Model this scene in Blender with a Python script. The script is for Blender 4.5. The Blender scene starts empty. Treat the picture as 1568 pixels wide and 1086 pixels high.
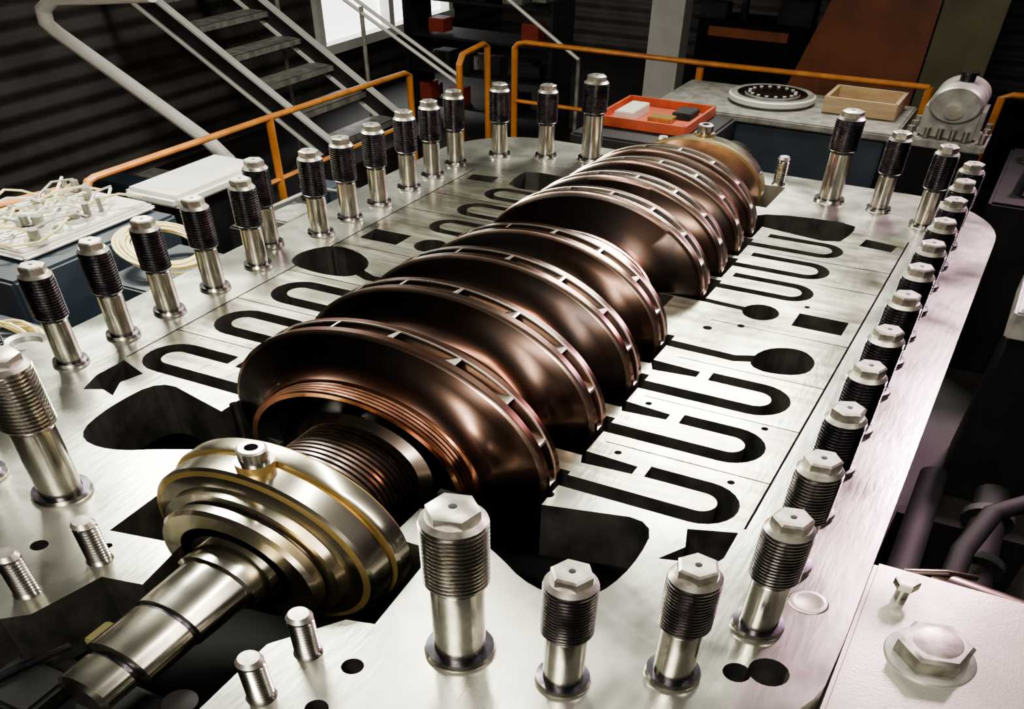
import bpy, bmesh, math, random
from mathutils import Vector, Matrix
random.seed(4)
K=0.54   # vertical proportion of the place
# ---------------------------------------------------------------- materials
def mat(name, base, metal=0.0, rough=0.5, base2=None, scale=4.0, rough2=None, bump=0.0, bscale=60, detail=6, lo=.35, hi=.65, stretch=None, emis=None, spec=None):
    m=bpy.data.materials.new(name); m.use_nodes=True
    nt=m.node_tree; b=nt.nodes['Principled BSDF']
    b.inputs['Base Color'].default_value=(*base,1); b.inputs['Metallic'].default_value=metal; b.inputs['Roughness'].default_value=rough
    if spec is not None: b.inputs['Specular IOR Level'].default_value=spec
    tc=nt.nodes.new('ShaderNodeTexCoord'); mp=nt.nodes.new('ShaderNodeMapping'); nt.links.new(tc.outputs['Object'],mp.inputs[0])
    if stretch: mp.inputs['Scale'].default_value=stretch
    if base2 or rough2 is not None:
        n=nt.nodes.new('ShaderNodeTexNoise'); n.inputs['Scale'].default_value=scale; n.inputs['Detail'].default_value=detail
        nt.links.new(mp.outputs[0],n.inputs['Vector'])
        r=nt.nodes.new('ShaderNodeMapRange'); r.inputs[1].default_value=lo; r.inputs[2].default_value=hi; nt.links.new(n.outputs[0],r.inputs[0])
        if base2:
            mx=nt.nodes.new('ShaderNodeMix'); mx.data_type='RGBA'
            mx.inputs[6].default_value=(*base,1); mx.inputs[7].default_value=(*base2,1)
            nt.links.new(r.outputs[0],mx.inputs[0]); nt.links.new(mx.outputs[2],b.inputs['Base Color'])
        if rough2 is not None:
            r2=nt.nodes.new('ShaderNodeMapRange'); r2.inputs[3].default_value=rough; r2.inputs[4].default_value=rough2
            nt.links.new(r.outputs[0],r2.inputs[0]); nt.links.new(r2.outputs[0],b.inputs['Roughness'])
    if bump:
        n2=nt.nodes.new('ShaderNodeTexNoise'); n2.inputs['Scale'].default_value=bscale; nt.links.new(mp.outputs[0],n2.inputs['Vector'])
        bp=nt.nodes.new('ShaderNodeBump'); bp.inputs['Strength'].default_value=bump; bp.inputs['Distance'].default_value=.02
        nt.links.new(n2.outputs[0],bp.inputs['Height']); nt.links.new(bp.outputs[0],b.inputs['Normal'])
    if emis:
        b.inputs['Emission Color'].default_value=(*emis[0],1); b.inputs['Emission Strength'].default_value=emis[1]
    return m
M={}
M['steelplate']=mat('machined_plate',(.70,.70,.59),.85,.34,(.42,.42,.35),1.8,.48,.06,90)
M['recess_shade']=mat('recess_black',(.008,.008,.008),0,.6,spec=.1)  # near-black for passages and holes, their shade put into the colour
M['slot']=mat('slot_wall_shade',(.075,.073,.065),.8,.5,(.025,.025,.022),6)  # casing steel darkened in the slots, depth shade put into the colour
M['pit']=mat('slot_floor_shade',(.008,.008,.008),0,.7,spec=.05)  # black sheet below the openings, shade put into its colour
M['stud']=mat('stud_steel',(.68,.65,.57),1,.14,(.28,.27,.24),9,.28)
M['thread']=mat('stud_thread',(.55,.52,.47),1,.18,(.20,.19,.17),12,.32)
M['thread_mid']=mat('bright_thread',(.38,.36,.35),1,.18,(.10,.09,.10),10,.32)
M['thread_dark']=mat('dark_thread',(.13,.12,.145),1,.18,(.025,.023,.033),12,.32)  # darker steel for row threads and turned grooves
M['cap']=mat('stud_cap',(.56,.54,.47),.9,.36,(.24,.22,.19),14)
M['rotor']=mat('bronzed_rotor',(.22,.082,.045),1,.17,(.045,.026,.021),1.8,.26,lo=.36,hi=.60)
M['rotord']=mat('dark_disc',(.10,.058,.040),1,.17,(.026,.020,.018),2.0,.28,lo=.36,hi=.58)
M['copper']=mat('copper_band',(.60,.28,.14),1,.14,(.26,.11,.065),5,.24)
M['rim']=mat('polished_rim',(.44,.31,.23),1,.18,(.13,.075,.055),6,.28)
M['vane']=mat('vane_tip',(.75,.66,.55),1,.25,(.5,.42,.34),6,.3)
M['sleeve']=mat('labyrinth_steel',(.50,.40,.34),1,.2,(.22,.15,.11),6,.3)
M['shaft']=mat('ground_shaft',(.72,.70,.60),1,.12,(.40,.38,.30),4,.22)
M['brass']=mat('stained_housing',(.72,.68,.54),1,.16,(.38,.28,.10),2.6,.3,lo=.45,hi=.68)
M['brass2']=mat('yellow_edge',(.65,.46,.12),.9,.28,(.34,.24,.08),6,.4)
M['white']=mat('painted_white',(.88,.88,.80),0,.4,(.74,.74,.66),3)
M['orange']=mat('orange_paint',(.85,.30,.03),0,.4,(.6,.19,.02),6)
M['redtray']=mat('red_tray',(.62,.09,.02),0,.4,(.45,.06,.02),5)
M['galv']=mat('galvanised',(.42,.42,.37),.4,.42,(.20,.20,.175),8)
M['dgrey']=mat('dark_grey_paint',(.030,.031,.033),.0,.6,(.015,.015,.017),3,spec=.15)
M['black']=mat('near_black',(.007,.007,.007),0,.6,(.004,.004,.004),3,spec=.08)  # near-black, darkness of the pocket and right-hand side put into the colour
M['teal']=mat('dark_blue_paint',(.022,.038,.058),0,.45,(.013,.023,.035),3)
M['wood']=mat('pale_wood',(.60,.44,.24),0,.6,(.45,.31,.16),3,stretch=(1,8,8))
M['hose']=mat('yellow_hose',(.80,.68,.26),0,.45,(.62,.50,.18),20)
M['copperpaint']=mat('rust_orange',(.32,.08,.02),0,.5,(.13,.033,.010),2)
M['green']=mat('khaki_paint',(.15,.14,.05),0,.5,(.08,.08,.03),2)
M['floor']=mat('concrete_dark',(.024,.022,.020),0,.6,(.012,.011,.010),1.2,bump=.2,spec=.2)
M['wall']=mat('dark_cladding',(.060,.052,.046),0,.7,(.028,.025,.023),1.5)
M['ceil']=mat('ceiling_dark',(.05,.05,.05),0,.8)
M['glass']=mat('window_daylight',(.9,.92,.95),0,.4,emis=((1,.97,.95),4.5))
M['redbit']=mat('red_paint',(.3,.04,.02),0,.5)
M['paper']=mat('white_paper',(.8,.78,.7),0,.7)
nt=M['wall'].node_tree; b=nt.nodes['Principled BSDF']
wv=nt.nodes.new('ShaderNodeTexWave'); wv.bands_direction='Z'; wv.inputs['Scale'].default_value=1.6
tc=nt.nodes.new('ShaderNodeTexCoord'); nt.links.new(tc.outputs['Object'],wv.inputs['Vector'])
bp=nt.nodes.new('ShaderNodeBump'); bp.inputs['Strength'].default_value=.6; bp.inputs['Distance'].default_value=.1
nt.links.new(wv.outputs[0],bp.inputs['Height']); nt.links.new(bp.outputs[0],b.inputs['Normal'])
# --- joint face of the casing: bright ground flange, duller streaked diaphragm plates inside it
def deck_material():
    m=bpy.data.materials.new('ground_joint_face'); m.use_nodes=True; nt=m.node_tree; L=nt.links.new
    b=nt.nodes['Principled BSDF']; tc=nt.nodes.new('ShaderNodeTexCoord'); sp=nt.nodes.new('ShaderNodeSeparateXYZ'); L(tc.outputs['Object'],sp.inputs[0])
    def math_(op,a,b2=None):
        n=nt.nodes.new('ShaderNodeMath'); n.operation=op
        for i,v in enumerate((a,b2)):
            if v is None: continue
            if isinstance(v,(int,float)): n.inputs[i].default_value=v
            else: L(v,n.inputs[i])
        return n.outputs[0]
    def noise(sc,st=(1,1,1),det=6,dist=0):
        mp=nt.nodes.new('ShaderNodeMapping'); mp.inputs['Scale'].default_value=st; L(tc.outputs['Object'],mp.inputs[0])
        n=nt.nodes.new('ShaderNodeTexNoise'); n.inputs['Scale'].default_value=sc; n.inputs['Detail'].default_value=det; n.inputs['Distortion'].default_value=dist; L(mp.outputs[0],n.inputs['Vector']); return n.outputs[0]
    def rng(v,a,b2,c,d):
        n=nt.nodes.new('ShaderNodeMapRange'); L(v,n.inputs[0])
        for i,x in enumerate((a,b2,c,d)): n.inputs[i+1].default_value=x
        return n.outputs[0]
    def mix(f,a,b2):
        n=nt.nodes.new('ShaderNodeMix'); n.data_type='RGBA'; L(f,n.inputs[0])
        for i,v in ((6,a),(7,b2)):
            if isinstance(v,tuple): n.inputs[i].default_value=(*v,1)
            else: L(v,n.inputs[i])
        return n.outputs[2]
    ax=math_('ABSOLUTE',sp.outputs[0]); inx=math_('LESS_THAN',ax,1.878)
    iny=math_('MULTIPLY',math_('GREATER_THAN',sp.outputs[1],3.30),math_('LESS_THAN',sp.outputs[1],7.6)); ins=math_('MULTIPLY',inx,iny)
    big=rng(noise(.8,dist=.6,det=3),.36,.62,0,1); fine=rng(noise(6,det=5),.35,.75,0,1)
    flange=mix(big,(.84,.86,.75),(.40,.41,.35)); flange=mix(math_('MULTIPLY',fine,.30),flange,(.26,.25,.21))
    streak=rng(noise(2.4,(1,6,1),7,.4),.36,.64,0,1)
    plate=mix(streak,(.68,.68,.53),(.27,.27,.20)); plate=mix(math_('MULTIPLY',big,.55),plate,(.16,.15,.11))
    L(mix(ins,flange,plate),b.inputs['Base Color'])
    b.inputs['Metallic'].default_value=.93
    rr=math_('ADD',rng(noise(1.4,dist=.8,det=3),.3,.7,.17,.34),math_('MULTIPLY',fine,.06)); L(rr,b.inputs['Roughness'])
    bp=nt.nodes.new('ShaderNodeBump'); bp.inputs['Strength'].default_value=.06; bp.inputs['Distance'].default_value=.02
    L(noise(30,(1,.2,1),3),bp.inputs['Height']); L(bp.outputs[0],b.inputs['Normal'])
    return m
M['deck']=deck_material()
# ---------------------------------------------------------------- mesh builder
class B:
    def __init__(s): s.bm=bmesh.new(); s.mats=[]
    def mi(s,m):
        if m not in s.mats: s.mats.append(m)
        return s.mats.index(m)
    def lathe(s,prof,axis='Z',c=(0,0,0),seg=32,m='stud',caps=True,a0=0,a1=2*math.pi):
        full=abs(a1-a0-2*math.pi)<1e-6; n=seg if full else seg+1
        rings=[]
        for p in prof:
            t,r=p[0],p[1]; ring=[]
            for i in range(n):
                a=a0+(a1-a0)*i/seg; u,v=r*math.cos(a),r*math.sin(a)
                if axis=='Z': q=(u,v,t)
                elif axis=='Y': q=(u,t,v)
                else: q=(t,u,v)
                ring.append(s.bm.verts.new((q[0]+c[0],q[1]+c[1],q[2]+c[2])))
            rings.append(ring)
        for j in range(len(prof)-1):
            mm=prof[j+1][2] if len(prof[j+1])>2 else m; k=s.mi(mm)
            for i in range(n if full else n-1):
                a,bb=rings[j],rings[j+1]; i2=(i+1)%n
                try:
                    f=s.bm.faces.new((a[i],a[i2],bb[i2],bb[i])); f.material_index=k
                except ValueError: pass
        if caps:
            for r_,p in ((rings[0],prof[0]),(rings[-1],prof[-1])):
                if p[1]>1e-4:
                    f=s.bm.faces.new(r_); f.material_index=s.mi(p[2] if len(p)>2 else m)
        return s
    def box(s,c,d,m,bev=0.0,rot=None):
        r=bmesh.ops.create_cube(s.bm,size=1.0); vs=r['verts']
        for v in vs: v.co=Vector((v.co.x*d[0],v.co.y*d[1],v.co.z*d[2]))
        if bev>0:
            es=list({e for v in vs for e in v.link_edges})
            rr=bmesh.ops.bevel(s.bm,geom=es,offset=bev,segments=2,affect='EDGES')
            fs=[f for f in rr['faces']]; vs=list({v for f in fs for v in f.verts})
        if rot:
            for v in vs: v.co=rot@v.co
        for v in vs: v.co+=Vector(c)
        k=s.mi(m)
        for f in {f for v in vs for f in v.link_faces}: f.material_index=k
        return s
    def tube(s,pts,r,m,seg=10,closed=False):
        pts=[Vector(p) for p in pts]; n=len(pts); rings=[]
        prev=None
        for i,p in enumerate(pts):
            if closed: t=(pts[(i+1)%n]-pts[i-1]).normalized()
            else: t=(pts[min(i+1,n-1)]-pts[max(i-1,0)]).normalized()
            if prev is None:
                up=Vector((0,0,1)) if abs(t.z)<.9 else Vector((1,0,0))
                u=t.cross(up).normalized()
            else: u=(prev-t*prev.dot(t)).normalized()
            prev=u; w=t.cross(u)
            rings.append([s.bm.verts.new(p+(u*math.cos(2*math.pi*j/seg)+w*math.sin(2*math.pi*j/seg))*r) for j in range(seg)])
        k=s.mi(m)
        for i in range(n if closed else n-1):
            a,b2=rings[i],rings[(i+1)%n]
            for j in range(seg):
                f=s.bm.faces.new((a[j],a[(j+1)%seg],b2[(j+1)%seg],b2[j])); f.material_index=k
        if not closed:
            for rr in (rings[0],rings[-1]): s.bm.faces.new(rr).material_index=k
        return s
    def prism(s,poly,z0,z1,m,top=None):
        lo=[s.bm.verts.new((x,y,z0)) for x,y in poly]; hi=[s.bm.verts.new((x,y,z1)) for x,y in poly]
        k=s.mi(m); n=len(poly)
        s.bm.faces.new(lo).material_index=k; s.bm.faces.new(hi).material_index=s.mi(top or m)
        for i in range(n): s.bm.faces.new((lo[i],lo[(i+1)%n],hi[(i+1)%n],hi[i])).material_index=k
        return s
    def mesh(s,name,angle=35):
        bmesh.ops.recalc_face_normals(s.bm,faces=s.bm.faces)
        for v in s.bm.verts: v.co.z*=K
        me=bpy.data.meshes.new(name); s.bm.to_mesh(me); s.bm.free()
        for m in s.mats: me.materials.append(M[m])
        me.shade_smooth(); me.set_sharp_from_angle(angle=math.radians(angle))
        return me
    def done(s,name,loc=(0,0,0),angle=35):
        return put(name,s.mesh(name,angle),loc)
def put(name,me,loc=(0,0,0),rz=0):
    o=bpy.data.objects.new(name,me); bpy.context.collection.objects.link(o)
    o.location=(loc[0],loc[1],loc[2]*K); o.rotation_euler[2]=rz
    return o
def arc(cx,cy,rx,ry,a0,a1,n):
    return [(cx+rx*math.cos(math.radians(a0+(a1-a0)*i/n)),cy+ry*math.sin(math.radians(a0+(a1-a0)*i/n))) for i in range(n+1)]
# ---------------------------------------------------------------- casing
def outline(g=0):
    W=2.46+g
    right=[(W,2.75)]+arc(1.95,2.55,.51+g,.55+g,0,-60,6)[1:]
    near=[(1.75,1.85-g),(1.3,1.55-g),(.95,1.2-g),(.95,.55-g)]
    far=arc(1.70,7.95,.76+g,.85+g,0,90,10)
    half=near[::-1]+right[::-1]+far
    return half+[(-x,y) for x,y in half[::-1]]
bd=B(); bd.prism(outline(),-.5,0,'deck')
deck=bd.done('compressor_casing')
def smooth_poly(pts,n=3):
    for _ in range(n):
        q=[]
        for i in range(len(pts)):
            a,b2=pts[i],pts[(i+1)%len(pts)]
            q+=[(a[0]*.75+b2[0]*.25,a[1]*.75+b2[1]*.25),(a[0]*.25+b2[0]*.75,a[1]*.25+b2[1]*.75)]
        pts=q
    return pts
def band(path,w):
    L=[];Rr=[]
    n=len(path)
    for i,p in enumerate(path):
        a=path[max(i-1,0)];c=path[min(i+1,n-1)]
        t=Vector((c[0]-a[0],c[1]-a[1])).normalized(); nx=(-t.y*w/2,t.x*w/2)
        L.append((p[0]+nx[0],p[1]+nx[1]));Rr.append((p[0]-nx[0],p[1]-nx[1]))
    return L+Rr[::-1]
NEAR=[(3.26,.93),(3.87,.92),(4.44,.90),(5.02,.85)]
FAR=[(5.90,.83),(6.36,.81),(6.82,.79),(7.24,.77)]
polys=[]
def rect(x0,x1,y0,y1): return [(x0,y0),(x1,y0),(x1,y1),(x0,y1)]
polys.append(rect(-.47,.47,2.5,8.0)); polys.append(rect(-.66,.66,5.15,5.75))
for ye,R in NEAR: polys.append(rect(-R-.03,R+.03,ye-.30,ye+.14))
for ye,R in FAR: polys.append(rect(-R-.03,R+.03,ye-.14,ye+.27))
polys.append([(-.68,1.95),(-.32,2.02),(-.27,1.72),(-.46,1.68),(-.53,1.36),(-.62,1.28),(-.62,.3),(.44,.3),(.43,1.66),(.62,1.93),(.74,1.96),(.70,2.51),(-.70,2.49)])
polys.append(rect(-.70,.70,7.85,8.45)); polys.append(rect(-.4,.4,8.4,9.5))
for s in (1,-1):
    def U(yl,yu,cx,x0,x1,w=.108):
        r=(yu-yl)/2
        p=[(x0,yl),(x0+.2,yl),(cx-.05,yl)]+arc(cx,(yl+yu)/2,r,r,-90,90,12)+[(cx-.05,yu),(x1,yu)]
        polys.append([(s*x,y) for x,y in band(p,w)])
    U(3.31,3.58,1.62,.90,1.30); polys.append([(s*x,y) for x,y in [(.97,3.50),(1.24,3.52),(1.24,3.60),(.93,3.62)]])
    U(3.90,4.17,1.58,.88,1.27); polys.append([(s*x,y) for x,y in [(.95,4.10),(1.20,4.12),(1.20,4.19),(.90,4.22)]])
    U(4.45,4.73,1.56,.86,1.25); polys.append([(s*x,y) for x,y in [(.92,4.65),(1.18,4.68),(1.18,4.76),(.86,4.78)]])
    polys.append([(s*x,y) for x,y in band([(.80,5.05),(1.0,5.04),(1.30,5.03),(1.45,5.10)],.09)])
    if s>0: polys.append([(x,y) for x,y in smooth_poly([(1.38,5.0),(1.52,4.92),(1.74,5.0),(1.76,5.22),(1.62,5.36),(1.42,5.26)],2)])
    else: polys.append([(-x,y) for x,y in smooth_poly([(1.38,5.0),(1.60,4.92),(1.95,4.97),(2.02,5.22),(1.85,5.48),(1.45,5.32)],2)])
    polys.append([(s*x,y) for x,y in band([(.75,5.80),(1.0,5.78),(1.2,5.77)],.06)])
    polys.append([(s*x,y) for x,y in arc(1.25,5.77,.12,.13,0,342,18)])
    polys.append([(s*x,y) for x,y in rect(1.48,1.80,5.66,5.88)])
    U(6.08,6.32,1.33,.75,.90,.08); U(6.52,6.77,1.33,.72,.9,.08); U(6.98,7.22,1.33,.7,.9,.08)
    polys.append([(s*x,y) for x,y in smooth_poly([(.66,7.42),(.95,7.36),(1.40,7.28),(1.46,7.6),(1.44,7.80),(1.0,7.78),(.66,7.66)],1)])
    polys.append([(s*x,y) for x,y in [(1.56,7.33),(1.80,7.31),(1.82,7.46),(1.58,7.50)]])
    polys.append([(s*x,y) for x,y in smooth_poly([(.38,2.90),(.70,3.00),(1.15,3.11),(1.50,3.20),(1.53,2.80),(1.45,2.50),(1.2,2.46),(.92,2.64),(.60,2.78),(.40,2.76)],2)])
    polys.append([(s*x,y) for x,y in [(1.60,2.92),(1.70,2.95),(1.80,2.90),(1.86,3.06),(1.86,3.28),(1.64,3.20),(1.68,3.06)]])
    for y in (3.75,4.32,4.88,5.50,6.42,6.86): polys.append([(s*x,yy) for x,yy in rect(1.0,1.876,y,y+.010)])
    polys.append([(s*x,y) for x,y in rect(1.872,1.884,3.32,7.6)])
for x,y,r in [(.95,3.16,.03),(1.02,5.37,.03),(.80,1.71,.045),(.81,1.46,.045),(-.87,1.72,.04),(2.13,2.37,.055),(2.24,2.43,.08),(-1.0,5.4,.03),(-.95,3.16,.03),(-1.4,2.3,.04),(1.5,6.0,.02),(1.2,5.5,.025),(1.1,3.68,.02),(1.7,3.68,.02),(1.05,4.25,.02),(1.7,4.28,.02),(-.60,1.86,.02),(.5,1.88,.025)]:
    polys.append(arc(x,y,r,r,0,342,18))
bc=B()
for i,p in enumerate(polys): bc.prism(p,-1.2-.003*i,.4+.002*i,'recess_shade')
cut=bc.done('cutter')
cut.data.materials.clear(); deck.data.materials.append(M['recess_shade'])
md=deck.modifiers.new('b','BOOLEAN'); md.operation='DIFFERENCE'; md.solver='EXACT'; md.use_self=True; md.object=cut
dg=bpy.context.evaluated_depsgraph_get(); ev=deck.evaluated_get(dg); me=bpy.data.meshes.new_from_object(ev)
deck.modifiers.clear(); deck.data=me; bpy.data.objects.remove(cut)
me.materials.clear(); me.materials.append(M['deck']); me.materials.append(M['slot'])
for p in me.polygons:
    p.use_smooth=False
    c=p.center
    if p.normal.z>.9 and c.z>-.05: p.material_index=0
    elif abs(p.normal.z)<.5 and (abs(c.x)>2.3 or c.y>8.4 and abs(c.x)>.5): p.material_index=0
    else: p.material_index=1  # recess walls and underside get the darkened steel
bb=B(); bb.prism(outline(-.12),-1.5,-1.42,'pit')  # added dark sheet so the openings read black
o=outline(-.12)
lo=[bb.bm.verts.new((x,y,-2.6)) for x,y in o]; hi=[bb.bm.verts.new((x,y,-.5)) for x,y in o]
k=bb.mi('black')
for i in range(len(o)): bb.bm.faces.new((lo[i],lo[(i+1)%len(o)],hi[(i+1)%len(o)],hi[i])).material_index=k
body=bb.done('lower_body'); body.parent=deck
# ---------------------------------------------------------------- rotor
r=B()
prof=[(1.10,.10,'shaft'),(1.12,.125,'shaft'),(1.26,.125,'shaft'),(1.27,.115,'thread_dark'),(1.29,.115,'thread_dark'),(1.30,.16,'shaft'),(1.55,.16,'shaft'),(1.555,.15,'thread_dark'),(1.575,.15,'thread_dark'),(1.58,.17,'shaft'),(1.86,.18,'shaft'),(1.87,.205,'shaft'),(2.0,.205,'shaft'),(2.0,.30,'shaft'),(2.5,.30,'sleeve'),(2.5,.34,'sleeve')]
y=2.52
while y<2.94:
    prof+=[(y,.345,'sleeve'),(y+.014,.345,'rim'),(y+.016,.315,'thread_dark'),(y+.030,.315,'thread_dark'),(y+.032,.345,'sleeve')]; y+=.034
for i,(ye,R) in enumerate(NEAR):
    prof+=[(ye-.26,.40,'sleeve'),(ye+.0,.46,'rotord'),(ye+.01,R-.14,'recess_shade'),(ye+.033,R-.01,'rotord'),(ye+.036,R,'vane'),(ye+.040,R,'vane'),(ye+.075,R,'rotor'),(ye+.085,R-.012,'rim'),(ye+.10,R-.04,'rotord'),(ye+.13,.62,'rotord'),(ye+.16,.50,'rotor'),(ye+.18,.44,'rotor')]
    yy=ye+.18; nn=0; nxt=(NEAR[i+1][0]-.28) if i<3 else 5.22
    while yy<nxt-.03 and nn<4:
        prof+=[(yy+.01,.43,'copper'),(yy+.03,.43,'copper'),(yy+.031,.40,'rotor'),(yy+.042,.40,'rotor')]; yy+=.045; nn+=1
prof+=[(5.22,.46,'sleeve'),(5.225,.58,'sleeve')]
y=5.23
while y<5.50:
    prof+=[(y,.62,'copper'),(y+.022,.62,'vane'),(y+.024,.595,'rotor'),(y+.036,.595,'rotor')]; y+=.04
prof+=[(5.52,.60,'sleeve'),(5.60,.56,'sleeve'),(5.64,.48,'copper'),(5.69,.46,'rotor')]
for i,(ye,R) in enumerate(FAR):
    prof+=[(ye-.18,.44,'rotor'),(ye-.16,.50,'rotor'),(ye-.13,.62,'rotord'),(ye-.10,R-.04,'rotord'),(ye-.085,R-.012,'rotord'),(ye-.075,R,'rim'),(ye-.040,R,'rotor'),(ye-.036,R,'vane'),(ye-.033,R-.01,'vane'),(ye-.01,R-.14,'recess_shade'),(ye,.46,'recess_shade'),(ye+.21,.40,'rotord')]
prof+=[(7.6,.38,'sleeve'),(7.9,.33,'sleeve'),(8.6,.26,'shaft'),(8.6,.18,'shaft'),(9.2,.18,'shaft'),(9.22,.16,'shaft')]
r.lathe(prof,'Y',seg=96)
def cover(ye,R,d):   # d=+1: shroud on the near side (eye towards -Y)
    P=lambda t,rad,mm:(ye-d*t,rad,mm)
    q=[P(.033,R-.12,'recess_shade'),P(.036,R-.005,'vane'),P(.040,R,'vane'),P(.080,R,'rotor'),P(.085,R-.006,'rim'),P(.095,R-.025,'rim'),P(.118,R-.10,'rotord'),P(.145,R-.17,'rotord'),P(.178,R-.225,'rotord'),P(.210,R-.262,'rotor'),P(.235,R-.278,'rotor'),P(.237,R-.288,'copper')]
    e=R-.30
    t=.245
    while t<.33: q+=[P(t,e,'copper'),P(t+.016,e,'copper'),P(t+.017,e-.012,'rotor'),P(t+.024,e-.012,'copper')]; t+=.026
    q+=[P(t,e-.01,'copper'),P(t,e-.04,'copper'),P(.2,e-.06,'recess_shade'),P(.09,R-.2,'recess_shade'),P(.033,R-.12,'recess_shade')]
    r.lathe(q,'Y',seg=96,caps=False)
    n=17
    for i in range(n):
        a=2*math.pi*(i+.3)/n
        mm=Matrix.Rotation(-a,4,'Y')@Matrix.Translation((R-.09,0,0))@Matrix.Rotation(math.radians(50),4,'Y')
        vs=bmesh.ops.create_cube(r.bm,size=1.0)['verts']
        for v in vs:
            v.co=mm@Vector((v.co.x*.28,v.co.y*.08,v.co.z*.022)); v.co.y+=ye
        for v in vs:
            rad=math.hypot(v.co.x,v.co.z)
            if rad>R-.003: v.co.x*=(R-.003)/rad; v.co.z*=(R-.003)/rad
        k2=r.mi('vane')
        for f in {f for v in vs for f in v.link_faces}: f.material_index=k2
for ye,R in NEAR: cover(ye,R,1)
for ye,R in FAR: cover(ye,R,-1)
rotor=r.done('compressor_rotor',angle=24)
# ---------------------------------------------------------------- bearing / seal rings
def ring(name,y0,d,Rm):
    q=B(); f=lambda t:y0+d*t
    q.lathe([(f(0),.24,'brass'),(f(0),.40,'brass'),(f(.02),.42,'brass'),(f(.07),.42,'brass'),(f(.075),.40,'thread_dark'),(f(.09),.40,'thread_dark'),(f(.095),.47,'brass'),(f(.15),.48,'brass'),(f(.16),Rm-.05,'brass'),(f(.17),Rm-.02,'brass2'),(f(.185),Rm-.005,'brass'),(f(.30),Rm,'brass'),(f(.305),Rm-.02,'thread_dark'),(f(.32),Rm-.02,'brass2'),(f(.325),Rm+.02,'brass2'),(f(.345),Rm+.03,'brass'),(f(.42),Rm+.03,'brass'),(f(.44),Rm+.01,'brass2'),(f(.445),.36,'brass'),(f(.40),.33,'recess_shade')],'Y',seg=80,caps=False)
    q.lathe([(Rm-.02,.085,'brass2'),(Rm+.05,.085,'brass2'),(Rm+.055,.065,'stud'),(Rm+.13,.065,'stud'),(Rm+.14,.055,'cap'),(Rm+.14,.03,'cap'),(Rm+.10,.03,'recess_shade')],'Z',c=(0,f(.27),0),seg=24,caps=False)
    q.lathe([(Rm+.10,.03,'recess_shade'),(Rm+.101,.0001,'recess_shade')],'Z',c=(0,f(.27),0),seg=24,caps=False)
    return q.done(name,angle=25)
ring('bearing_ring',2.0,1,.60)
ring('bearing_ring',8.42,-1,.58)
# ---------------------------------------------------------------- studs
def stud_mesh(h,rs,rt,zt,cap='cap',th='thread_dark',sh='stud',N=15):
    q=B(); p=[(0,rs*1.38,'thread_dark'),(.02,rs*1.42,sh),(.045,rs*1.34,sh),(.05,rs*1.02,'thread_dark'),(zt-.03,rs,sh),(zt-.01,rs*.9,sh),(zt,rt*.93,th)]
    z=zt+.01; top=h-.09; step=(top-z)/N
    for i in range(N): p+=[(z+step*.15,rt,th),(z+step*.45,rt,th),(z+step*.6,rt*.92,th),(z+step*.95,rt*.92,th)]; z+=step
    p+=[(h-.085,rt*.97,th),(h-.06,rt*.80,cap)]
    q.lathe(p,'Z',seg=28)
    q.lathe([(h-.06,rt*.78,cap),(h-.01,rt*.78,cap),(h,rt*.68,cap)],'Z',seg=6)
    q.lathe([(h+.001,rt*.13,'recess_shade'),(h+.002,rt*.12,'recess_shade')],'Z',seg=12)  # centre hole is a flat disc with the shade painted in
    return q.mesh('flange_stud',30)
S=stud_mesh(.89,.073,.093,.44)
SN=stud_mesh(.89,.077,.098,.44,th='thread_mid')
SB=stud_mesh(1.12,.100,.123,.60,th='thread')
SB2=stud_mesh(1.03,.090,.112,.60,th='thread_dark')
rowR=[2.68,3.14,3.60,4.05,4.49,4.98,5.42,5.84,6.28,6.74,7.18,7.64]
rowL=[2.66,3.11,3.53,3.94,4.38,4.84,5.59,5.98,6.40,6.86,7.25,7.66]
for y in rowR: put('flange_stud',SN if y<3.2 else S,(2.12,y,0),random.random())
for y in rowL: put('flange_stud',S,(-2.10,y,0),random.random())
for x,y in [(1.91,2.25),(1.55,2.02),(-1.55,2.02),(-1.91,2.25),(-2.29,5.22),(-1.88,8.09),(-1.49,8.26),(1.52,8.24),(1.90,8.02)]:
    put('flange_stud',SN if y<3 else S,(x,y,0),random.random())
put('flange_stud',SB,(1.12,1.99,0),.3); put('flange_stud',SB,(-1.10,2.08,0),.8)
put('flange_stud',SB2,(1.11,8.28,0),.3); put('flange_stud',SB2,(-1.09,8.38,0),.1)
q=B(); p=[(0,.06,'stud')]
for i in range(12): p+=[(.02+i*.023,.053,'stud'),(.032+i*.023,.046,'stud')]
p+=[(.31,.053,'stud'),(.34,.04,'cap')]; q.lathe(p,'Z',seg=20); sm=q.mesh('bearing_stud')
for x,y in [(-.56,1.77),(-.66,1.46),(.60,1.70),(.59,1.42),(-.5,8.6),(.62,8.52)]: put('bearing_stud',sm,(x,y,0))
q=B(); q.box((0,.85,-.40),(.9,1.0,.2),'black',.02); q.box((-.36,1.50,-.26),(.07,.14,.06),'green',.01); q.box((.35,1.50,-.25),(.06,.16,.06),'green',.01)
q.box((.32,1.10,-.2),(.14,.16,.12),'dgrey',.02); q.lathe([(-.3,.07,'thread_dark'),(-.14,.07,'thread_dark'),(-.13,.045,'recess_shade')],'Z',c=(.27,1.30,0),seg=24)
q.box((-.36,1.1,-.22),(.3,.25,.12),'black',.02)
q.tube([(-.5,.9,-.14),(-.42,1.15,-.13),(-.36,1.35,-.16)],.02,'thread_dark')
q.done('bearing_pocket_parts')
q=B(); q.lathe([(.0,.085,'stud'),(.006,.08,'stud'),(.006,.055,'steelplate'),(.002,.05,'steelplate')],'Z',seg=28); put('dowel_plug',q.mesh('dowel_plug'),(2.27,2.93,0))
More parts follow.
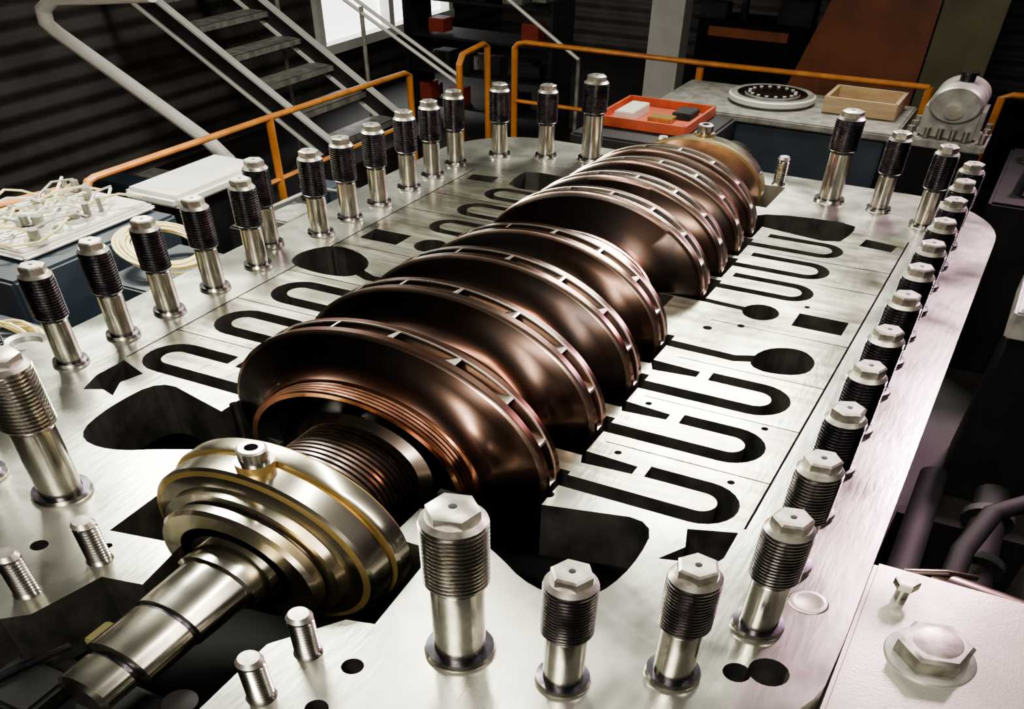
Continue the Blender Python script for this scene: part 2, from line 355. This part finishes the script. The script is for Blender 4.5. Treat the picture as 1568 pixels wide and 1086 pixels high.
# ---------------------------------------------------------------- right-hand foundation
q=B(); q.box((3.15,2.45,-.30),(1.36,2.1,.3),'steelplate',.02); q.box((3.15,2.45,-1.5),(1.2,1.9,2.1),'black'); q.done('support_plate')
q=B()
q.lathe([(0,.185,'galv'),(.012,.18,'galv'),(.02,.165,'galv')],'Z',seg=40)
q.lathe([(.02,.152,'cap'),(.12,.152,'cap'),(.14,.135,'cap')],'Z',seg=6); q.lathe([(.14,.10,'cap'),(.145,.09,'cap')],'Z',seg=30)
put('hex_bolt',q.mesh('hex_bolt'),(2.80,2.93,-.15),.25)
q=B(); q.lathe([(0,.03,'stud'),(.10,.03,'stud')],'Z',seg=14)
q.lathe([(.10,.055,'stud'),(.15,.055,'stud'),(.16,.05,'cap')],'Z',seg=6); sb=q.mesh('small_bolt'); put('small_bolt',sb,(2.62,3.28,-.15))
q=B(); q.box((3.2,7.35,-.30),(.9,1.0,.3),'galv',.02); q.box((3.2,7.35,-1.5),(.8,.9,2.1),'black'); q.done('support_plate'); put('small_bolt',sb,(2.85,7.0,-.15))
q=B()
q.tube([(2.75,3.75,-.45),(3.6,3.62,-.45)],.07,'sleeve',16)
q.tube([(2.9,3.9,-1.2),(2.95,4.8,-1.2),(3.05,5.2,-1.1),(3.3,5.5,-1.1)],.07,'black',14)
q.tube([(3.1,3.9,-1.6),(3.1,6.0,-1.6)],.12,'black',14)
q.tube([(2.62,3.7,-.4),(2.8,3.75,-.36),(2.95,3.9,-.5)],.02,'sleeve',10)
q.tube([(2.7,4.2,-1.8),(2.7,6.3,-1.8)],.10,'dgrey',14)
for yy in (4.4,5.0,5.6): q.lathe([(yy,.17,'black'),(yy+.08,.17,'dgrey')],'Y',c=(3.1,0,-1.6),seg=20)
for yy in (4.2,4.9,5.7): q.box((3.0,yy,-2.2),(.9,.1,.8),'black')
q.done('oil_pipework')
q=B(); q.box((5.3,6.5,-1.5),(2.8,7.5,2.3),'black',.05); q.box((5.3,6.5,-.3),(2.6,7.3,.1),'black',.03)
for i in range(5): q.lathe([(-.3,.2,'dgrey'),(-.1,.2,'dgrey'),(-.08,.12,'black')],'Z',c=(4.4,4+i*1.2,0),seg=20)
q.done('lube_oil_skid')
# ---------------------------------------------------------------- left side items
q=B(); q.box((-4.35,5.0,-.16),(1.0,1.4,.07),'white',.03)
q.box((-4.35,5.0,-.11),(.9,1.3,.04),'white',.01)
for i in range(22):
    x=-4.75+random.random()*.8; y=4.4+random.random()*1.15; h=.08+random.random()*.12; rr=.02+random.random()*.03
    q.lathe([(-.09,rr*2,'galv'),(-.05,rr*2,'white'),(-.05,rr,'galv'),(-.09+h,rr,'galv')],'Z',c=(x,y,0),seg=12)
for i in range(10):
    x=-4.7+i*.08; q.tube([(x+.14*math.sin(j*.8+i*2),4.25+j*.13+.05*math.cos(i+j),.0+.07*math.sin(j*1.3+i)) for j in range(11)],.013,['hose','white','galv'][i%3],6)
q.done('parts_tray')
q=B(); q.box((-4.2,4.85,-1.4),(1.1,1.7,2.39),'teal',.03); q.done('tool_cabinet')
q=B(); q.box((-4.10,6.48,-.20),(.62,1.22,.16),'white',.05); q.box((-4.10,6.48,-1.5),(.5,1.1,2.2),'black',.02); q.done('white_crate')
q=B()
for i in range(12):
    rr=.29+random.random()*.10; cx=-3.22+random.random()*.05; cy=5.02+random.random()*.06; cz=-.22+random.random()*.06
    pts=[(cx+rr*math.cos(a)*.8,cy+rr*math.sin(a)*.9,cz+.35*rr*math.cos(a)*-1) for a in [2*math.pi*j/36 for j in range(36)]]
    q.tube(pts,.014,'hose',8,True)
q.box((-3.1,5.0,-.50),(.7,.9,.2),'teal',.02)
q.box((-3.1,5.0,-1.6),(.5,.7,2.0),'dgrey',.02)
q.done('hose_coil')
q=B()
for i in range(8):
    rr=.3+random.random()*.14
    q.tube([(-3.35+rr*math.cos(a),3.4+rr*math.sin(a)*.9,-.45+.05*math.sin(3*a+i)) for a in [2*math.pi*j/36 for j in range(36)]],.014,'hose',8,True)
q.box((-3.3,3.3,-.6),(1.0,1.2,.16),'teal',.03); q.box((-3.3,3.3,-1.6),(.9,1.0,1.9),'dgrey',.02)
q.done('hose_coil')
q=B(); q.lathe([(-.3,.07,'white'),(-.05,.12,'white'),(.0,.13,'white'),(-.02,.10,'galv'),(-.06,.09,'galv')],'Z',seg=28); put('white_cup',q.mesh('white_cup'),(-2.70,3.28,-.1))
q=B(); q.box((-3.25,7.0,-1.6),(.8,1.5,2.0),'dgrey',.02); q.box((-3.2,6.6,-.52),(.3,.5,.14),'galv',.02); q.box((-3.35,7.3,-.5),(.35,.3,.2),'teal',.02); q.tube([(-3.5,6.5,-.5),(-3.2,7.0,-.3),(-2.9,7.4,-.5)],.02,'galv',8); q.done('tool_cabinet')
# ---------------------------------------------------------------- railings
ro=.043
q=B()
q.tube([(-4.9,5.92,-2.6),(-4.9,5.92,-.28),(-4.9,5.97,-.19),(-4.9,6.05,-.17),(-4.9,8.5,-.20),(-4.9,11.3,-.27),(-4.9,11.4,-.33),(-4.9,11.4,-2.6)],ro,'orange')
q.tube([(-4.9,5.92,-1.15),(-4.9,11.4,-1.15)],.035,'orange'); q.tube([(-4.9,8.55,-.2),(-4.9,8.55,-2.6)],.045,'orange')
q.done('safety_railing')
q=B()
q.tube([(-4.95,2.2,.05),(-4.95,5.02,-.13),(-4.95,5.68,-.20),(-4.95,5.76,-.28),(-4.95,5.76,-2.6)],ro,'orange'); q.tube([(-4.95,2.2,-1.1),(-4.95,5.76,-1.1)],.035,'orange'); q.tube([(-4.95,2.2,.05),(-4.95,2.2,-2.6)],.045,'orange'); q.done('safety_railing')
q=B()
q.tube([(-3.85,12.3,-2.6),(-3.85,12.3,.06),(-3.8,12.3,.14),(-3.7,12.3,.17),(-1.4,12.3,.17),(1.25,12.3,.20)],ro,'orange')
q.tube([(-1.37,12.3,.1),(-1.37,12.3,-2.6)],.045,'orange'); q.tube([(-3.85,12.3,-.85),(1.25,12.3,-.85)],.035,'orange'); q.tube([(1.25,12.3,.2),(1.25,12.3,-2.6)],.045,'orange')
q.tube([(-4.25,11.55,-2.6),(-4.25,11.55,-.1),(-4.25,11.65,.05),(-4.25,12.2,.1),(-4.25,12.3,.03),(-4.25,12.3,-2.6)],ro,'orange')
q.done('safety_railing')
q=B(); q.tube([(2.0,12.3,-2.6),(2.0,12.3,.18),(2.1,12.3,.23),(3.2,12.3,.26),(3.3,12.3,.2),(3.3,12.3,-2.6)],ro,'orange'); q.done('safety_railing')
# ---------------------------------------------------------------- stairs
q=B()
sl=.84
def sx(z): return -5.65-(z+1.57)/sl
ZT=1.02
for yy in (10.5,12.16):
    a=Vector((sx(-1.6),yy,-1.50)); b2=Vector((sx(ZT),yy,ZT+.10)); d=b2-a; L=d.length
    rot=Matrix.Rotation(math.atan2(d.z,-d.x),3,'Y')
    q.box((a+b2)/2,(L,.05,.30),'dgrey',0,rot)
    for off in (-.16,.16):
        q.box((a+b2)/2+rot@Vector((0,-.03,off)),(L,.12,.035),'white',0,rot)
z=-1.45
while z<ZT:
    x=sx(z); q.box((x,11.33,z),(.36,1.62,.04),'galv'); q.box((x+.17,11.33,z-.03),(.03,1.62,.1),'galv'); z+=.42
q.box((-5.55,11.33,-2.1),(.9,2.0,1.0),'dgrey',.02)
q.done('steel_staircase')
q=B()
for oy,z0,x0,g,Ln in ((12.30,-.72,-4.66,.72,4.1),(12.32,-.58,-4.66,.72,4.1),(13.2,-.28,-3.34,.84,4.6)):
    q.tube([(x0,oy,z0),(x0-Ln,oy,z0+Ln*g)],.03,'white',8)
for t in (0.05,1.5,2.9): q.tube([(-4.66-t,12.3,-.62+t*.72),(-4.66-t,12.3,-2.6)],.03,'galv',8)
q.tube([(-3.34,13.2,-.28),(-3.34,13.2,-2.6)],.03,'galv',8)
q.done('stair_handrail')
q=B()
q.tube([(-5.03,8,-2.6),(-5.03,8,-.95),(-5.10,8,-.68),(-5.3,8,-.46),(-6.1,8,.12),(-7.05,8,.80),(-7.17,8,.92),(-7.15,8,1.10),(-6.95,8,1.26),(-6.4,8,1.33),(-5.6,8,1.45)],.085,'white',14)
q.done('stair_handrail')
# ---------------------------------------------------------------- back equipment
q=B(); q.box((-.08,11.35,-.06),(2.6,1.35,.10),'galv',.02); q.box((-.08,11.4,-1.35),(2.4,1.2,2.48),'teal',.02); q.done('work_table')
q=B(); q.lathe([(0,.44,'galv'),(.03,.47,'white'),(.09,.47,'white'),(.11,.45,'white'),(.11,.38,'galv'),(.10,.37,'rotord'),(.10,.30,'rotord'),(.12,.29,'galv'),(.12,.2,'rotord'),(.11,.06,'rotord')],'Z',seg=56)
for i in range(16):
    a=i*math.pi/8; q.lathe([(.11,.02,'white'),(.135,.02,'white')],'Z',c=(.25*math.cos(a),.25*math.sin(a),0),seg=8)
put('valve_disc',q.mesh('valve_disc'),(-.26,11.45,0))
q=B()
for x,y,dx,dy in ((.72,11.25,.75,.04),(.72,11.85,.75,.04),(.36,11.55,.04,.6),(1.08,11.55,.04,.6)): q.box((x,y,.11),(dx,dy,.22),'wood')
q.box((.72,11.55,.02),(.72,.6,.04),'wood'); q.done('wooden_crate')
q=B(); q.box((-1.1,10.1,-.02),(.95,.95,.03),'redtray')
for x,y,dx,dy in ((-1.1,9.63,.95,.03),(-1.1,10.57,.95,.03),(-1.57,10.1,.03,.95),(-.63,10.1,.03,.95)): q.box((x,y,.04),(dx,dy,.13),'redtray')
q.box((-1.35,10.05,.06),(.2,.5,.14),'paper',.01); q.box((-1.0,10.0,.03),(.25,.2,.08),'brass2',.01); q.box((-.85,10.3,.04),(.2,.3,.1),'dgrey',.01)
q.done('parts_tray')
q=B(); q.box((-1.05,9.95,-1.32),(1.3,1.4,2.55),'dgrey',.03); q.done('tool_cabinet')
q=B(); q.box((1.68,10.95,-.05),(.78,.6,.12),'galv',.02); q.box((1.68,10.95,.22),(.56,.45,.45),'galv',.04)
q.lathe([(10.66,.22,'galv'),(10.70,.25,'galv'),(11.22,.25,'galv'),(11.26,.2,'galv')],'Y',c=(1.68,0,.48),seg=36)
q.lathe([(10.61,.09,'stud'),(10.66,.09,'stud')],'Y',c=(1.68,0,.40),seg=24)
for dx in (-.34,.34):
    for dy in (-.22,.0,.22): q.lathe([(0,.035,'stud'),(.12,.035,'cap')],'Z',c=(1.68+dx,10.95+dy,.02),seg=10)
for dx in (-.18,-.06,.06,.18): q.lathe([(0,.03,'stud'),(.14,.03,'cap')],'Z',c=(1.68+dx,10.69,.02),seg=10)
q.box((1.68,10.95,-1.35),(.7,.55,2.5),'black',.02)
q.lathe([(.68,.07,'thread_dark'),(.80,.07,'thread_dark'),(.81,.09,'thread_dark'),(.84,.09,'thread_dark')],'Z',c=(1.68,10.95,0),seg=20); q.done('pump_housing')
q=B(); q.box((2.95,10.4,-1.4),(1.3,2.0,2.4),'black',.03)
q.tube([(2.6+.17*math.cos(a),11.0+.17*math.sin(a),.05) for a in [2*math.pi*j/24 for j in range(24)]],.03,'galv',8,True)
q.lathe([(-.2,.04,'galv'),(.06,.04,'galv')],'Z',c=(2.6,11.0,0),seg=12); q.box((2.6,11.0,.05),(.32,.04,.03),'galv')
q.tube([(2.5,9.8,-.2),(2.5,9.8,.1),(3.1,10.0,.2),(3.2,10.6,-.1)],.05,'dgrey'); q.box((3.1,10.2,-.1),(.5,.5,.3),'black',.03); q.done('control_console')
q=B(); q.box((-3.4,17,1.5),(.55,.4,8.2),'white'); q.done('support_column')
q=B(); q.box((1.25,15.0,1.5),(.75,.6,8.2),'green',.02); q.done('support_column')
q=B(); q.prism([(-1.0,15.2),(.80,15.2),(.80,15.3),(-1.0,15.3)],-1.2,2,'copperpaint')
for v in q.bm.verts:
    if v.co.x<0 and v.co.z>0: v.co.x=-.3
q.box((-.1,15.17,-1.25),(1.9,.06,.12),'copperpaint'); q.box((-.1,15.3,-1.9),(1.6,.08,1.4),'dgrey')
q.done('duct_panel')
q=B(); q.box((-1.8,16.3,-1.3),(1.6,.8,2.6),'black',.03); q.box((-1.8,15.85,-.2),(1.2,.05,.18),'copperpaint'); q.box((-2.4,16.1,.15),(.4,.3,.3),'dgrey',.02); q.box((-1.2,16.2,.2),(.5,.4,.5),'dgrey',.02); q.tube([(-2.0,16.2,0),(-2.0,16.2,.7),(-1.4,16.2,1.0)],.06,'dgrey'); q.done('machine_cabinet')
q=B()
for i in range(4): q.box((-5.9,15.4,-2.2+i*.75),(2.6,.8,.05),'dgrey')
for xx in (-7.2,-4.6): q.box((xx,15.4,-1.2),(.06,.8,2.8),'dgrey')
for i in range(30):
    q.box((-7.0+random.random()*2.2,15.2+random.random()*.2,-2.0+random.randint(0,3)*.75+.02),(.15+random.random()*.2,.3,.2+random.random()*.25),random.choice(['dgrey','redbit','galv','teal','dgrey','dgrey','black','black']))
q.done('storage_shelf')
q=B()
for i in range(9): q.box((-8.2+.25*(i%3),5.2+i*.55,-2.35+.1*(i%2)),(.5+.2*(i%3),.4,.5),['dgrey','redbit','teal','galv','black'][i%5],.02)
for i in range(6): q.tube([(-8.0+i*.28,4.0,-2.3+.1*i),(-7.6+i*.25,9.5,-2.3+.1*i)],.05,'galv',8)
q.done('stacked_pipes')
# ---------------------------------------------------------------- room
q=B(); q.box((0,7,-2.65),(20,30,.1),'floor'); q.done('floor')
def wall(name,c,d): q=B(); q.box(c,d,'wall'); q.done(name)
q=B()
q.box((-9.1,3.5,3.2),(.2,23,11.6),'wall'); q.box((-9.1,20.75,3.2),(.2,2.5,11.6),'wall'); q.box((-9.1,17.25,-2.0),(.2,4.5,1.2),'wall'); q.box((-9.1,17.25,5.7),(.2,4.5,6.6),'wall')
q.done('wall_left')
wall('wall_right',(8,7,3.2),(.2,30,11.6)); wall('wall_back',(0,22,3.2),(20,.2,11.6)); wall('wall_front',(0,-8,3.2),(20,.2,11.6))
q=B(); q.box((0,7,9.1),(20,30,.2),'ceil'); q.done('ceiling')
q=B(); q.box((-9.15,17.25,.5),(.02,4.4,3.8),'glass')
for yy in (15.05,17.25,19.45): q.box((-9.0,yy,.5),(.2,.16,3.8),'white')
for zz in (-1.35,2.4): q.box((-9.0,17.25,zz),(.24,4.6,.22),'white')
q.done('window_1')
# ---------------------------------------------------------------- lights
def area(name,loc,sx_,sy_,e,col,target,spread=180):
    l=bpy.data.lights.new(name,'AREA'); l.shape='RECTANGLE'; l.size=sx_; l.size_y=sy_; l.energy=e; l.color=col; l.spread=math.radians(spread)
    o=bpy.data.objects.new(name,l); bpy.context.collection.objects.link(o); o.location=loc
    o.rotation_euler=(Vector(target)-Vector(loc)).to_track_quat('-Z','Y').to_euler(); return o
area('added_light',(-.5,5.0,4.6),.35,5,210,(1,.93,.78),(0,4.5,0),150)  # added strip above the rotor for highlights on the discs
area('added_light',(1.6,4.0,4.6),.3,5,130,(1,.88,.76),(.5,4.0,0),150)  # second added strip, right of the rotor, for highlights
area('added_light',(-5.2,7.0,4.7),2.4,2.4,950,(1,.98,.82),(-1.2,2.3,0),110)  # added to brighten the near-left joint face
area('added_light',(-.6,13.0,4.7),2.4,1.2,620,(1,.98,.84),(1,3.4,0),110)  # added to brighten the right middle of the joint face
area('added_light',(3.4,13,4.7),1.1,1.8,420,(1,.60,.74),(2.2,4,0),90)  # added pink light to tint the right flange
area('added_light',(1.5,-2.5,4.6),2.4,1.0,330,(1,.90,.78),(0,3,.3),120)  # added in front for highlights on the near impeller covers
area('added_light',(-4.0,9.5,4.7),1.5,1.5,150,(1,.95,.86),(-7,10,0),140)  # added to brighten the stairs and left background
w=bpy.data.worlds.new('w'); bpy.context.scene.world=w; w.use_nodes=True
w.node_tree.nodes['Background'].inputs[0].default_value=(.8,.85,.9,1); w.node_tree.nodes['Background'].inputs[1].default_value=.15
# ---------------------------------------------------------------- camera
cd=bpy.data.cameras.new('camera'); co=bpy.data.objects.new('camera',cd); bpy.context.collection.objects.link(co)
Rm=Matrix(((0.8904849,-0.3741853,0.2588859),(0.4548869,0.7187214,-0.5258493),(0.0106982,0.5860247,0.8102226)))
mw=Rm.to_4x4(); mw.translation=Vector((2.33,0,2.0)); co.matrix_world=mw
cd.sensor_width=36; cd.sensor_fit='HORIZONTAL'; cd.lens=36*1156/1568; cd.shift_x=4/1568; cd.shift_y=(1270-543)/1568
cd.clip_start=.05
bpy.context.scene.camera=co
